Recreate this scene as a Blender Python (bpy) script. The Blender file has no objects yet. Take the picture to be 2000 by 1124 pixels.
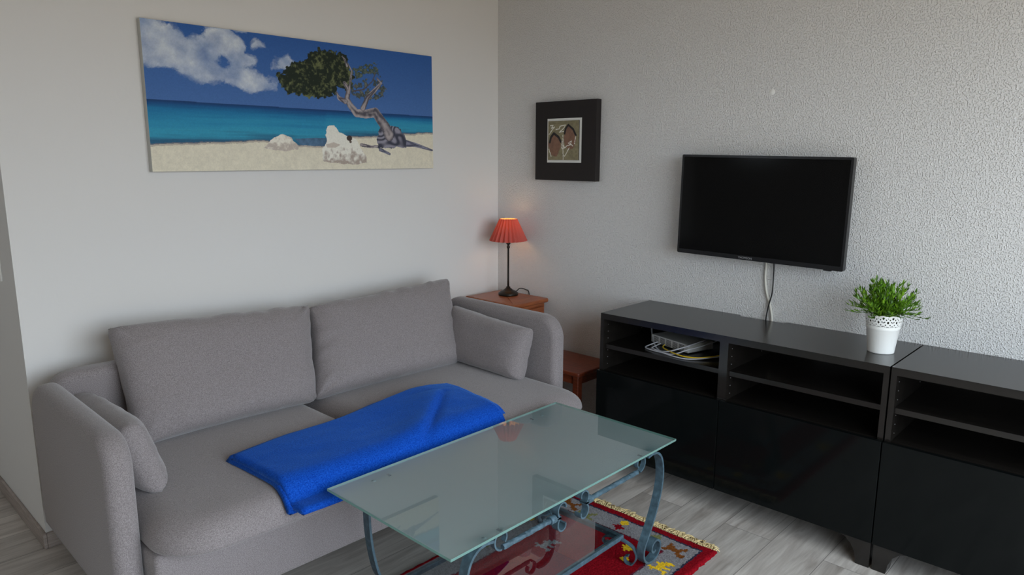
import bpy, bmesh, math, random
import numpy as np
from mathutils import Vector, Matrix, Euler
PI = math.pi
sc = bpy.context.scene
col = sc.collection
random.seed(5)

# ------------------------------------------------------------------ camera
CAM = (-2.9611, -2.912, 1.4321); YAW, PITCH, ROLL, FPX = 0.757, -0.1822, 0.0037, 1395.16
f_ = Vector((math.cos(YAW)*math.cos(PITCH), math.sin(YAW)*math.cos(PITCH), math.sin(PITCH)))
r_ = Vector((math.sin(YAW), -math.cos(YAW), 0)); u_ = r_.cross(f_)
r2 = r_*math.cos(ROLL)+u_*math.sin(ROLL); u2 = -r_*math.sin(ROLL)+u_*math.cos(ROLL)
cd = bpy.data.cameras.new('camera'); cam = bpy.data.objects.new('camera', cd); col.objects.link(cam)
cam.matrix_world = Matrix(((r2.x, u2.x, -f_.x, CAM[0]), (r2.y, u2.y, -f_.y, CAM[1]), (r2.z, u2.z, -f_.z, CAM[2]), (0, 0, 0, 1)))
cd.sensor_width = 36; cd.lens = FPX/2000*36; cd.clip_start = 0.02
sc.camera = cam

# ------------------------------------------------------------------ world: overcast sky, darker ground
w = bpy.data.worlds.new('overcast'); sc.world = w; w.use_nodes = True
nt = w.node_tree; nt.nodes.clear()
wo = nt.nodes.new('ShaderNodeOutputWorld'); bg = nt.nodes.new('ShaderNodeBackground')
tc = nt.nodes.new('ShaderNodeTexCoord'); sx = nt.nodes.new('ShaderNodeSeparateXYZ')
rp = nt.nodes.new('ShaderNodeValToRGB'); mr = nt.nodes.new('ShaderNodeMapRange')
nt.links.new(tc.outputs['Generated'], sx.inputs[0]); nt.links.new(sx.outputs['Z'], mr.inputs['Value'])
mr.inputs['From Min'].default_value = -1; mr.inputs['From Max'].default_value = 1
nt.links.new(mr.outputs[0], rp.inputs[0]); nt.links.new(rp.outputs[0], bg.inputs[0]); nt.links.new(bg.outputs[0], wo.inputs[0])
e = rp.color_ramp.elements
e[0].position = 0.0; e[0].color = (.16, .15, .13, 1)
e[1].position = 1.0; e[1].color = (.74, .87, 1.0, 1)
a = e.new(.47); a.color = (.26, .235, .20, 1)
a = e.new(.52); a.color = (.79, .895, 1.0, 1)
bg.inputs[1].default_value = 2.3
# daylight portal in the balcony window behind the camera
WX0, WX1, WZ0, WZ1, WY = -3.1, -0.40, 0.12, 2.2, -3.75
ld = bpy.data.lights.new('window_portal', 'AREA'); lo = bpy.data.objects.new('window_portal', ld); col.objects.link(lo)
ld.shape = 'RECTANGLE'; ld.size = WX1-WX0; ld.size_y = WZ1-WZ0; ld.cycles.is_portal = True
lo.location = ((WX0+WX1)/2, WY-.02, (WZ0+WZ1)/2); lo.rotation_euler = (math.radians(90), 0, 0)
# added hallway window, unseen, to brighten the end face of the back wall
HY0, HY1, HZ0, HZ1 = .3, .8, 1.45, 2.1
l2 = bpy.data.lights.new('added_window_portal', 'AREA'); lo2 = bpy.data.objects.new('added_window_portal', l2); col.objects.link(lo2)
l2.shape = 'RECTANGLE'; l2.size = HZ1-HZ0; l2.size_y = HY1-HY0; l2.cycles.is_portal = True
lo2.location = (-4.73, (HY0+HY1)/2, (HZ0+HZ1)/2); lo2.rotation_euler = (0, math.radians(-90), 0)
sc.view_settings.view_transform = 'Standard'; sc.view_settings.look = 'None'; sc.view_settings.gamma = 1
sc.view_settings.use_curve_mapping = False; sc.view_settings.exposure = 1.72
sc.cycles.max_bounces = 10; sc.cycles.diffuse_bounces = 6; sc.cycles.transparent_max_bounces = 16
sc.cycles.use_denoising = True; sc.cycles.caustics_reflective = False; sc.cycles.caustics_refractive = False

# ------------------------------------------------------------------ helpers
def lin(c):
    c /= 255.0
    return c/12.92 if c <= .04045 else ((c+.055)/1.055)**2.4
def S(r, g, b, k=1.0): return (min(1, lin(r)*k), min(1, lin(g)*k), min(1, lin(b)*k), 1)

def mat(name, color=(.5, .5, .5, 1), rough=.6, metal=0, spec=.5, **kw):
    m = bpy.data.materials.new(name); m.use_nodes = True
    b = m.node_tree.nodes['Principled BSDF']
    b.inputs['Base Color'].default_value = color; b.inputs['Roughness'].default_value = rough
    b.inputs['Metallic'].default_value = metal; b.inputs['Specular IOR Level'].default_value = spec
    for k, v in kw.items(): b.inputs[k.replace('_', ' ')].default_value = v
    return m
def nd(m, t): return m.node_tree.nodes.new(t)
def lk(m, a, b): m.node_tree.links.new(a, b)
def coords(m, scale=(1, 1, 1)):
    t = nd(m, 'ShaderNodeTexCoord'); mp = nd(m, 'ShaderNodeMapping'); lk(m, t.outputs['Object'], mp.inputs[0])
    mp.inputs['Scale'].default_value = scale; return mp.outputs[0]
def noise(m, sc_=10, detail=4, scale=(1, 1, 1), rough=.5):
    n = nd(m, 'ShaderNodeTexNoise'); lk(m, coords(m, scale), n.inputs['Vector'])
    n.inputs['Scale'].default_value = sc_; n.inputs['Detail'].default_value = detail; n.inputs['Roughness'].default_value = rough
    return n
def bump(m, src, strength=.3, dist=.002):
    b = nd(m, 'ShaderNodeBump'); b.inputs['Strength'].default_value = strength; b.inputs['Distance'].default_value = dist
    lk(m, src, b.inputs['Height']); lk(m, b.outputs[0], m.node_tree.nodes['Principled BSDF'].inputs['Normal']); return b
def ramp(m, src, stops):
    r = nd(m, 'ShaderNodeValToRGB'); lk(m, src, r.inputs[0]); el = r.color_ramp.elements
    el[0].position, el[0].color = stops[0]; el[1].position, el[1].color = stops[-1]
    for p, c in stops[1:-1]: x = el.new(p); x.color = c
    return r.outputs[0]
def setcol(m, out): lk(m, out, m.node_tree.nodes['Principled BSDF'].inputs['Base Color'])

def tag(o, label=None, cat=None, group=None, kind=None):
    if label: o['label'] = label
    if cat: o['category'] = cat
    if group: o['group'] = group
    if kind: o['kind'] = kind
    return o
ROOTM = {}
def thing(name, label, cat, loc=(0, 0, 0), rotz=0, group=None):
    o = bpy.data.objects.new(name, None); col.objects.link(o); o.empty_display_size = .05
    o.location = loc; o.rotation_euler = (0, 0, rotz)
    ROOTM[o] = Matrix.Translation(loc) @ Matrix.Rotation(rotz, 4, 'Z')
    return tag(o, label, cat, group)
def link(name, bm, m, parent=None, smooth=False, local=False, label=None):
    """link bm as one mesh object; geometry is given in world metres unless local"""
    if parent is not None and not local:
        p = parent
        while p not in ROOTM: p = p.parent
        bm.transform(ROOTM[p].inverted())
    bmesh.ops.recalc_face_normals(bm, faces=bm.faces)
    me = bpy.data.meshes.new(name); bm.to_mesh(me); bm.free()
    for x in (m if isinstance(m, (list, tuple)) else [m]): me.materials.append(x)
    if smooth:
        for p in me.polygons: p.use_smooth = True
    o = bpy.data.objects.new(name, me); col.objects.link(o); o.parent = parent
    if label: o['label'] = label
    return o
def autosmooth(o, deg=40):
    me = o.data
    for p in me.polygons: p.use_smooth = True
    b = bmesh.new(); b.from_mesh(me)
    for ed in b.edges:
        if len(ed.link_faces) == 2 and ed.calc_face_angle(0) > math.radians(deg): ed.smooth = False
    b.to_mesh(me); b.free(); return o
def BM(): return bmesh.new()
def box(bm, x0, x1, y0, y1, z0, z1, bev=0, seg=2, mi=0):
    n0 = len(bm.faces)
    vs = [bm.verts.new((x, y, z)) for x in (x0, x1) for y in (y0, y1) for z in (z0, z1)]
    fs = [bm.faces.new([vs[i] for i in q]) for q in ((0, 1, 3, 2), (4, 6, 7, 5), (0, 4, 5, 1), (2, 3, 7, 6), (0, 2, 6, 4), (1, 5, 7, 3))]
    for f in fs: f.material_index = mi
    bmesh.ops.recalc_face_normals(bm, faces=fs)
    if bev:
        es = list({ed for f in fs for ed in f.edges})
        r = bmesh.ops.bevel(bm, geom=es, offset=bev, segments=seg, profile=.5, affect='EDGES')
        for f in r['faces']: f.material_index = mi
    return bm
def prism(bm, pts, a0, a1, axis='x', bev=0, seg=3):
    """extrude a 2-D outline; axis x: pts are (y,z); y: (x,z); z: (x,y)"""
    def P(p, a): return {'x': (a, p[0], p[1]), 'y': (p[0], a, p[1]), 'z': (p[0], p[1], a)}[axis]
    A = [bm.verts.new(P(p, a0)) for p in pts]; B = [bm.verts.new(P(p, a1)) for p in pts]; n = len(pts)
    fa = bm.faces.new(A); fb = bm.faces.new(B[::-1])
    for i in range(n): bm.faces.new((A[i], B[i], B[(i+1) % n], A[(i+1) % n]))
    bmesh.ops.recalc_face_normals(bm, faces=bm.faces)
    if bev:
        es = list(set(fa.edges) | set(fb.edges))
        bmesh.ops.bevel(bm, geom=es, offset=bev, segments=seg, profile=.5, affect='EDGES')
    return bm
def rrect(x0, x1, y0, y1, r, n=8):
    """rounded rectangle outline, r = radii (x0y0, x1y0, x1y1, x0y1)"""
    o = []
    for (cx, cy, a0, rr) in ((x0+r[0], y0+r[0], PI, r[0]), (x1-r[1], y0+r[1], 1.5*PI, r[1]), (x1-r[2], y1-r[2], 0, r[2]), (x0+r[3], y1-r[3], .5*PI, r[3])):
        if rr <= 0: o.append((cx, cy)); continue
        for i in range(n+1): t = a0+.5*PI*i/n; o.append((cx+rr*math.cos(t), cy+rr*math.sin(t)))
    return o
def lathe(bm, prof, c=(0, 0, 0), n=32, rf=None):
    rings = []
    for (r, z) in prof:
        if r < 1e-6: rings.append([bm.verts.new((c[0], c[1], c[2]+z))]); continue
        rings.append([bm.verts.new((c[0]+(r if not rf else rf(r, z, 2*PI*i/n))*math.cos(2*PI*i/n), c[1]+(r if not rf else rf(r, z, 2*PI*i/n))*math.sin(2*PI*i/n), c[2]+z)) for i in range(n)])
    for A, B in zip(rings, rings[1:]):
        for i in range(n):
            j = (i+1) % n
            if len(A) == 1 and len(B) == 1: continue
            if len(A) == 1: bm.faces.new((A[0], B[i], B[j]))
            elif len(B) == 1: bm.faces.new((A[i], A[j], B[0]))
            else: bm.faces.new((A[i], A[j], B[j], B[i]))
    return bm
def catmull(pts, k=8):
    P = [Vector(p) for p in pts]; P = [2*P[0]-P[1]]+P+[2*P[-1]-P[-2]]; o = []
    for i in range(1, len(P)-2):
        for j in range(k):
            t = j/k; a, b, c, d = P[i-1:i+3]
            o.append(.5*((2*b)+(c-a)*t+(2*a-5*b+4*c-d)*t*t+(3*b-a-3*c+d)*t**3))
    o.append(P[-2]); return o
def tube(bm, path, r, n=8, twist=0, square=False):
    up = Vector((0, 0, 1)); rings = []; L = 0; N = None
    for i, p in enumerate(path):
        p = Vector(p); t = (Vector(path[min(i+1, len(path)-1)])-Vector(path[max(i-1, 0)])).normalized()
        if i: L += (p-Vector(path[i-1])).length
        if N is None: N = (up-t*up.dot(t)) if abs(up.dot(t)) < .95 else (Vector((1, 0, 0))-t*t.x)
        N = (N-t*N.dot(t)).normalized(); B = t.cross(N); rr = r(i/(len(path)-1)) if callable(r) else r
        k = 4 if square else n
        rings.append([bm.verts.new(p+(N*math.cos(2*PI*j/k+twist*L)+B*math.sin(2*PI*j/k+twist*L))*rr) for j in range(k)])
    for A, B2 in zip(rings, rings[1:]):
        for j in range(len(A)): bm.faces.new((A[j], A[(j+1) % len(A)], B2[(j+1) % len(A)], B2[j]))
    bm.faces.new(rings[0][::-1]); bm.faces.new(rings[-1]); return bm
def strap(bm, path, t, wid, wax):
    """flat bar of thickness t swept along path, its width along the fixed axis wax"""
    wax = Vector(wax).normalized(); R = []
    for i, p in enumerate(path):
        p = Vector(p); tg = (Vector(path[min(i+1, len(path)-1)])-Vector(path[max(i-1, 0)])).normalized(); n = tg.cross(wax).normalized()
        R.append([bm.verts.new(p+n*t/2*a+wax*wid/2*b) for a, b in ((1, 1), (1, -1), (-1, -1), (-1, 1))])
    for A, B in zip(R, R[1:]):
        for j in range(4): bm.faces.new((A[j], A[(j+1) % 4], B[(j+1) % 4], B[j]))
    bm.faces.new(R[0][::-1]); bm.faces.new(R[-1]); return bm
# numpy value noise
_rng = np.random.RandomState(3)
_tab = _rng.rand(256, 256)
def vn(x, y):
    xi = np.floor(x).astype(int); yi = np.floor(y).astype(int); fx = x-xi; fy = y-yi
    fx = fx*fx*(3-2*fx); fy = fy*fy*(3-2*fy); g = lambda a, b: _tab[a % 256, b % 256]
    return (g(xi, yi)*(1-fx)+g(xi+1, yi)*fx)*(1-fy)+(g(xi, yi+1)*(1-fx)+g(xi+1, yi+1)*fx)*fy
def fbm(x, y, o=4):
    s = 0; a = .5
    for i in range(o): s = s+a*vn(x*2**i+17.3*i, y*2**i+5.1*i); a *= .5
    return s
def inpoly(x, y, P):
    r = np.zeros(x.shape, bool); n = len(P)
    for i in range(n):
        (x0, y0), (x1, y1) = P[i], P[(i+1) % n]
        c = ((y0 > y) != (y1 > y)); r ^= c & (x < (x1-x0)*(y-y0)/((y1-y0) or 1e-9)+x0)
    return r
def dpoly(x, y, P, asp=1):
    """distance to a polyline with x weighted by asp, and the parameter 0..1 along it"""
    best = np.full(x.shape, 9.); par = np.zeros(x.shape); n = len(P)-1
    for i in range(n):
        ax, ay = P[i][0]*asp, P[i][1]; bx, by = P[i+1][0]*asp, P[i+1][1]; dx, dy = bx-ax, by-ay
        t = np.clip(((x*asp-ax)*dx+(y-ay)*dy)/(dx*dx+dy*dy+1e-12), 0, 1)
        d = np.hypot(x*asp-ax-t*dx, y-ay-t*dy); m = d < best; best = np.where(m, d, best); par = np.where(m, (i+t)/n, par)
    return best, par
def grid_object(name, nx, ny, posf, colf, m, parent, flip=False, thick=0):
    """(nx+1)x(ny+1) grid; posf(U,V)->xyz arrays; colf(U,V)->rgb arrays"""
    U, V = np.meshgrid(np.linspace(0, 1, nx+1), np.linspace(0, 1, ny+1)); X, Y, Z = posf(U, V)
    co = np.stack([X, Y, Z], -1).reshape(-1, 3).astype(float)
    if parent is not None:
        M = np.array(ROOTM[parent].inverted()); co = co@M[:3, :3].T+M[:3, 3]
    i = np.arange(nx); j = np.arange(ny); I, J = np.meshgrid(i, j); a = (J*(nx+1)+I).ravel()
    F = np.stack([a, a+1, a+nx+2, a+nx+1], 1)
    if flip: F = F[:, ::-1]
    me = bpy.data.meshes.new(name); me.from_pydata(co.tolist(), [], F.tolist())
    if colf is not None:
        at = me.color_attributes.new('paint', 'FLOAT_COLOR', 'POINT'); C = colf(U, V)
        rgba = np.ones((len(co), 4), np.float32); rgba[:, :3] = np.clip(np.stack(C, -1).reshape(-1, 3), 0, 1)
        at.data.foreach_set('color', rgba.ravel())
    me.polygons.foreach_set('use_smooth', [True]*len(me.polygons)); me.materials.append(m)
    o = bpy.data.objects.new(name, me); col.objects.link(o); o.parent = parent; return o
def paintmat(name, rough=.7, spec=.3):
    m = mat(name, rough=rough, spec=spec); a = nd(m, 'ShaderNodeAttribute'); a.attribute_name = 'paint'; setcol(m, a.outputs['Color']); return m

# ------------------------------------------------------------------ materials
m_wall = mat('smooth_plaster', S(226, 224, 221), .85, spec=.2)
bump(m_wall, noise(m_wall, 45, 5).outputs[0], .15, .003)
m_rough = mat('woodchip_plaster', S(226, 225, 223), .55, spec=.35)
_n1 = noise(m_rough, 170, 1); _r = ramp(m_rough, _n1.outputs[0], [(.50, (0, 0, 0, 1)), (.62, (.6, .6, .6, 1)), (.78, (1, 1, 1, 1))])
bump(m_rough, _r, .75, .004)
m_ceil = mat('ceiling_paint', S(215, 205, 190), .9)
m_floor = mat('grey_laminate', rough=.30, spec=.5)
def floor_nodes(m):
    c = coords(m); br = nd(m, 'ShaderNodeTexBrick'); lk(m, c, br.inputs['Vector'])
    br.inputs['Scale'].default_value = 1; br.inputs['Brick Width'].default_value = 1.28; br.inputs['Row Height'].default_value = .192
    br.offset = .37; br.inputs['Mortar Size'].default_value = .0012; br.inputs['Mortar Smooth'].default_value = .3; br.inputs['Bias'].default_value = 0
    br.inputs['Color1'].default_value = (0, 0, 0, 1); br.inputs['Color2'].default_value = (1, 1, 1, 1); br.inputs['Mortar'].default_value = (.5, .5, .5, 1)
    # offset the grain per plank
    sep = nd(m, 'ShaderNodeSeparateColor'); lk(m, br.outputs['Color'], sep.inputs[0])
    off = nd(m, 'ShaderNodeVectorMath'); off.operation = 'ADD'; mul = nd(m, 'ShaderNodeVectorMath'); mul.operation = 'SCALE'
    lk(m, br.outputs['Color'], mul.inputs[0]); mul.inputs['Scale'].default_value = 7; lk(m, c, off.inputs[0]); lk(m, mul.outputs[0], off.inputs[1])
    def nz(s, scale, det, dist=0):
        mp = nd(m, 'ShaderNodeMapping'); lk(m, off.outputs[0], mp.inputs[0]); mp.inputs['Scale'].default_value = scale
        n = nd(m, 'ShaderNodeTexNoise'); lk(m, mp.outputs[0], n.inputs['Vector']); n.inputs['Scale'].default_value = s; n.inputs['Detail'].default_value = det; n.inputs['Distortion'].default_value = dist; return n.outputs[0]
    g1 = ramp(m, nz(3, (1.0, 7, 1), 7, 1.2), [(.25, S(160, 151, 142)), (.42, S(188, 180, 172)), (.6, S(208, 201, 193)), (.8, S(220, 214, 206))])
    g2 = ramp(m, nz(14, (.5, 9, 1), 5, .5), [(.35, (.84, .835, .83, 1)), (.6, (1, 1, 1, 1))])
    mx = nd(m, 'ShaderNodeMix'); mx.data_type = 'RGBA'; mx.blend_type = 'MULTIPLY'; mx.inputs[0].default_value = .8
    lk(m, g1, mx.inputs[6]); lk(m, g2, mx.inputs[7])
    pl = ramp(m, sep.outputs[0], [(0, (.84, .84, .84, 1)), (1, (1.06, 1.06, 1.06, 1))])
    mx2 = nd(m, 'ShaderNodeMix'); mx2.data_type = 'RGBA'; mx2.blend_type = 'MULTIPLY'; mx2.inputs[0].default_value = 1
    lk(m, mx.outputs[2], mx2.inputs[6]); lk(m, pl, mx2.inputs[7])
    mx3 = nd(m, 'ShaderNodeMix'); mx3.data_type = 'RGBA'; lk(m, br.outputs['Fac'], mx3.inputs[0]); lk(m, mx2.outputs[2], mx3.inputs[6]); mx3.inputs[7].default_value = S(110, 105, 100)
    setcol(m, mx3.outputs[2])
    b = bump(m, g2, .08, .001)
floor_nodes(m_floor)
m_base = mat('grey_oak_skirting', S(165, 152, 143), .5)
setcol(m_base, ramp(m_base, noise(m_base, 6, 5, (2, 2, 40)).outputs[0], [(.3, S(140, 128, 120)), (.7, S(178, 166, 158))]))
m_sofa = mat('grey_woven_fabric', rough=.95, spec=.15, Sheen_Weight=.35, Sheen_Roughness=.5)
_w = noise(m_sofa, 420, 2); _w2 = noise(m_sofa, 1.7, 3)
_c1 = ramp(m_sofa, _w.outputs[0], [(.3, S(114, 107, 107)), (.7, S(157, 149, 149))]); setcol(m_sofa, _c1)
bump(m_sofa, _w.outputs[0], .35, .0015)
m_blue = mat('blue_fleece', rough=1, spec=.05, Sheen_Weight=.5, Sheen_Roughness=.4)
m_blue.node_tree.nodes['Principled BSDF'].inputs['Sheen Tint'].default_value = (.15, .4, 1, 1)
_n = noise(m_blue, 260, 3); setcol(m_blue, ramp(m_blue, _n.outputs[0], [(.3, S(10, 56, 150)), (.7, S(28, 90, 200))])); bump(m_blue, _n.outputs[0], .5, .002)
m_iron = mat('blue_grey_wrought_iron', S(98, 126, 138), .5, .25)
_n = noise(m_iron, 60, 5); setcol(m_iron, ramp(m_iron, _n.outputs[0], [(.3, S(62, 82, 92)), (.55, S(76, 99, 111)), (.8, S(92, 119, 134))])); bump(m_iron, _n.outputs[0], .3, .001)
m_blk = mat('black_brown_foil', S(38, 35, 33), .22, spec=.55)
_n = noise(m_blk, 30, 4, (1, .06, 1)); setcol(m_blk, ramp(m_blk, _n.outputs[0], [(.3, S(20, 18, 16)), (.7, S(30, 27, 24))])); bump(m_blk, _n.outputs[0], .08, .0005)
m_gloss = mat('high_gloss_black', (.004, .005, .005, 1), .08, spec=.14)
m_wood = mat('reddish_brown_wood', rough=.35, spec=.45)
_n = noise(m_wood, 9, 5, (1, 9, 9), .6); setcol(m_wood, ramp(m_wood, _n.outputs[0], [(.3, S(128, 66, 36)), (.7, S(172, 98, 56))]))
m_wooddk = mat('dark_red_wood', rough=.32, spec=.45)
_n = noise(m_wooddk, 9, 5, (9, 1, 9), .6); setcol(m_wooddk, ramp(m_wooddk, _n.outputs[0], [(.3, S(100, 44, 26)), (.7, S(142, 68, 42))]))
m_tvb = mat('tv_bezel_black', (.009, .009, .010, 1), .25, spec=.4)
m_scr = mat('tv_screen', (.003, .003, .003, 1), .10, spec=.14)
m_frame = mat('black_frame_wood', S(38, 33, 32), .6, spec=.3)
m_white = mat('white_enamel', S(240, 240, 236), .35)
m_card = mat('white_mat_board', S(232, 232, 226), .7)
m_logo = mat('silver_print', S(150, 150, 152), .4)
m_bronze = mat('dark_bronze', S(44, 40, 34), .38, .55)
m_bulb = mat('bulb', (1, .6, .25, 1), .5)
_b = m_bulb.node_tree.nodes['Principled BSDF']; _b.inputs['Emission Color'].default_value = (1, .58, .22, 1); _b.inputs['Emission Strength'].default_value = 5
m_cablew = mat('white_cable', S(225, 222, 210), .5); m_cableb = mat('black_cable', S(22, 22, 22), .5)
m_cableg = mat('grey_cable', S(190, 190, 195), .5); m_cabley = mat('yellow_cable', S(225, 190, 30), .5)
m_router = mat('router_plastic', S(205, 205, 200), .45); m_dark = mat('dark_slot', S(20, 20, 20), .6)
m_cut = mat('canvas_edge', S(190, 190, 185), .8)

def shade_mat():
    m = bpy.data.materials.new('red_pleated_paper'); m.use_nodes = True; n = m.node_tree; n.nodes.clear()
    o = n.nodes.new('ShaderNodeOutputMaterial'); d = n.nodes.new('ShaderNodeBsdfDiffuse'); t = n.nodes.new('ShaderNodeBsdfTranslucent'); x = n.nodes.new('ShaderNodeMixShader')
    d.inputs[0].default_value = S(225, 72, 66); t.inputs[0].default_value = S(235, 105, 60); x.inputs[0].default_value = .10
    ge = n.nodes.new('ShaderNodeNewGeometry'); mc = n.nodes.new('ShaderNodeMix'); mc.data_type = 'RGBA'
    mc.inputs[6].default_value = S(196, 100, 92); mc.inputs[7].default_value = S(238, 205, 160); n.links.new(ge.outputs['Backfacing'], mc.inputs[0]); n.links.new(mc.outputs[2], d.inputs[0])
    n.links.new(d.outputs[0], x.inputs[1]); n.links.new(t.outputs[0], x.inputs[2]); n.links.new(x.outputs[0], o.inputs[0]); return m
m_shade = shade_mat()
def glass_clear(name, tint, rough=.0, ior=1.5, gain=1.0):
    m = bpy.data.materials.new(name); m.use_nodes = True; n = m.node_tree; n.nodes.clear()
    o = n.nodes.new('ShaderNodeOutputMaterial'); tr = n.nodes.new('ShaderNodeBsdfTransparent'); g = n.nodes.new('ShaderNodeBsdfGlossy'); x = n.nodes.new('ShaderNodeMixShader')
    fr = n.nodes.new('ShaderNodeFresnel'); fr.inputs[0].default_value = ior; ge = n.nodes.new('ShaderNodeNewGeometry'); mu = n.nodes.new('ShaderNodeMath'); mu.operation = 'MULTIPLY'
    iv = n.nodes.new('ShaderNodeMath'); iv.operation = 'SUBTRACT'; iv.inputs[0].default_value = 1
    tr.inputs[0].default_value = tint; g.inputs['Roughness'].default_value = rough; g.inputs[0].default_value = (1, 1, 1, 1)
    n.links.new(ge.outputs['Backfacing'], iv.inputs[1]); n.links.new(fr.outputs[0], mu.inputs[0]); n.links.new(iv.outputs[0], mu.inputs[1])
    m2 = n.nodes.new('ShaderNodeMath'); m2.operation = 'MULTIPLY'; m2.use_clamp = True; m2.inputs[1].default_value = gain; n.links.new(mu.outputs[0], m2.inputs[0]); n.links.new(m2.outputs[0], x.inputs[0]); n.links.new(tr.outputs[0], x.inputs[1]); n.links.new(g.outputs[0], x.inputs[2]); n.links.new(x.outputs[0], o.inputs[0]); return m
def frosted(name, cd_, ct, f):
    m = bpy.data.materials.new(name); m.use_nodes = True; n = m.node_tree; n.nodes.clear()
    o = n.nodes.new('ShaderNodeOutputMaterial'); d = n.nodes.new('ShaderNodeBsdfDiffuse'); t = n.nodes.new('ShaderNodeBsdfTranslucent'); x = n.nodes.new('ShaderNodeMixShader')
    d.inputs[0].default_value = cd_; t.inputs[0].default_value = ct; x.inputs[0].default_value = f
    n.links.new(d.outputs[0], x.inputs[1]); n.links.new(t.outputs[0], x.inputs[2]); n.links.new(x.outputs[0], o.inputs[0]); return m
m_gtop = glass_clear('glass_surface', (.93, .98, .97, 1), .012, gain=1.35)
m_gfrost = frosted('frosted_underside', (.29, .415, .44, 1), (.66, .82, .86, 1), .6)
m_gedge = frosted('green_glass_edge', (.22, .38, .34, 1), (.3, .5, .45, 1), .4)
m_gshelf = glass_clear('shelf_glass', (.96, .98, .975, 1), .004, gain=3.0)

# ------------------------------------------------------------------ room
L = -2.376; CZ = 2.55; XL = -4.7; YB = 2.3; YF = -3.72
def wallbox(name, *a, m=m_wall, kind='structure'):
    return tag(link(name, box(BM(), *a), m), kind=kind)
wallbox('floor', XL-.2, .2, YF-.2, YB+.2, -.12, 0, m=m_floor)
wallbox('ceiling', XL-.2, .2, YF-.2, YB+.2, CZ, CZ+.1, m=m_ceil)
wallbox('wall_right', 0, .2, YF-.2, YB+.2, 0, CZ, m=m_rough)
wallbox('wall_back', L, 0, 0, YB, 0, CZ)
b = BM(); box(b, XL-.2, XL, YF-.2, HY0, 0, CZ); box(b, XL-.2, XL, HY1, YB+.2, 0, CZ); box(b, XL-.2, XL, HY0, HY1, 0, HZ0); box(b, XL-.2, XL, HY0, HY1, HZ1, CZ)
tag(link('wall_left', b, m_wall), kind='structure')
b = BM(); box(b, XL-.12, XL-.07, HY0, HY0+.05, HZ0, HZ1); box(b, XL-.12, XL-.07, HY1-.05, HY1, HZ0, HZ1); box(b, XL-.12, XL-.07, HY0+.05, HY1-.05, HZ0, HZ0+.05); box(b, XL-.12, XL-.07, HY0+.05, HY1-.05, HZ1-.05, HZ1)
tag(link('added_hall_window', b, m_white), kind='structure')  # unseen frame around the opening added for fill light
wallbox('wall_hall', XL, L, YB, YB+.2, 0, CZ)
b = BM(); box(b, XL, WX0, YF-.2, YF, 0, CZ); box(b, WX1, 0, YF-.2, YF, 0, CZ); box(b, WX0, WX1, YF-.2, YF, 0, WZ0); box(b, WX0, WX1, YF-.2, YF, WZ1, CZ)
tag(link('wall_front', b, m_wall), kind='structure')
b = BM(); fw = .05
for x in (WX0, (2*WX0+WX1)/3-fw/2, (WX0+2*WX1)/3-fw/2, WX1-fw): box(b, x, x+fw, YF-.13, YF-.08, WZ0, WZ1)
box(b, WX0, WX1, YF-.13, YF-.08, WZ0, WZ0+fw); box(b, WX0, WX1, YF-.13, YF-.08, WZ1-fw, WZ1)
tag(link('window_1', b, m_white), kind='structure')
b = BM(); box(b, L-.012, L, -.012, YB, 0, .06, .003); tag(link('baseboard_left', b, m_base), kind='structure')
b = BM(); box(b, L, -.001, -.012, 0, 0, .06, .003); tag(link('baseboard_back', b, m_base), kind='structure')
b = BM(); box(b, -.012, 0, YF, -.013, 0, .06, .003); tag(link('baseboard_right', b, m_base), kind='structure')

# light switch on the side of the wall
t = thing('light_switch', 'white light switch on the wall side at the left photo edge', 'light switch', (L, .215, 1.02))
link('cover_plate', box(BM(), L-.008, L, .172, .262, .978, 1.068, .003), m_white, t)
link('rocker', box(BM(), L-.013, L-.007, .186, .248, .992, 1.054, .003), m_white, t)
# small filled screw hole in the wall above the television
b = BM(); lathe(b, [(0, .0025), (.008, .002), (.013, .0)], (0, 0, 0), 14)
b.transform(Matrix.Translation((0, -1.593, 1.697)) @ Matrix.Rotation(-PI/2, 4, 'Y'))
tag(link('filler_patch', b, m_white, smooth=True), 'small dab of white filler on the rough wall above the television', 'filler patch')

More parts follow.
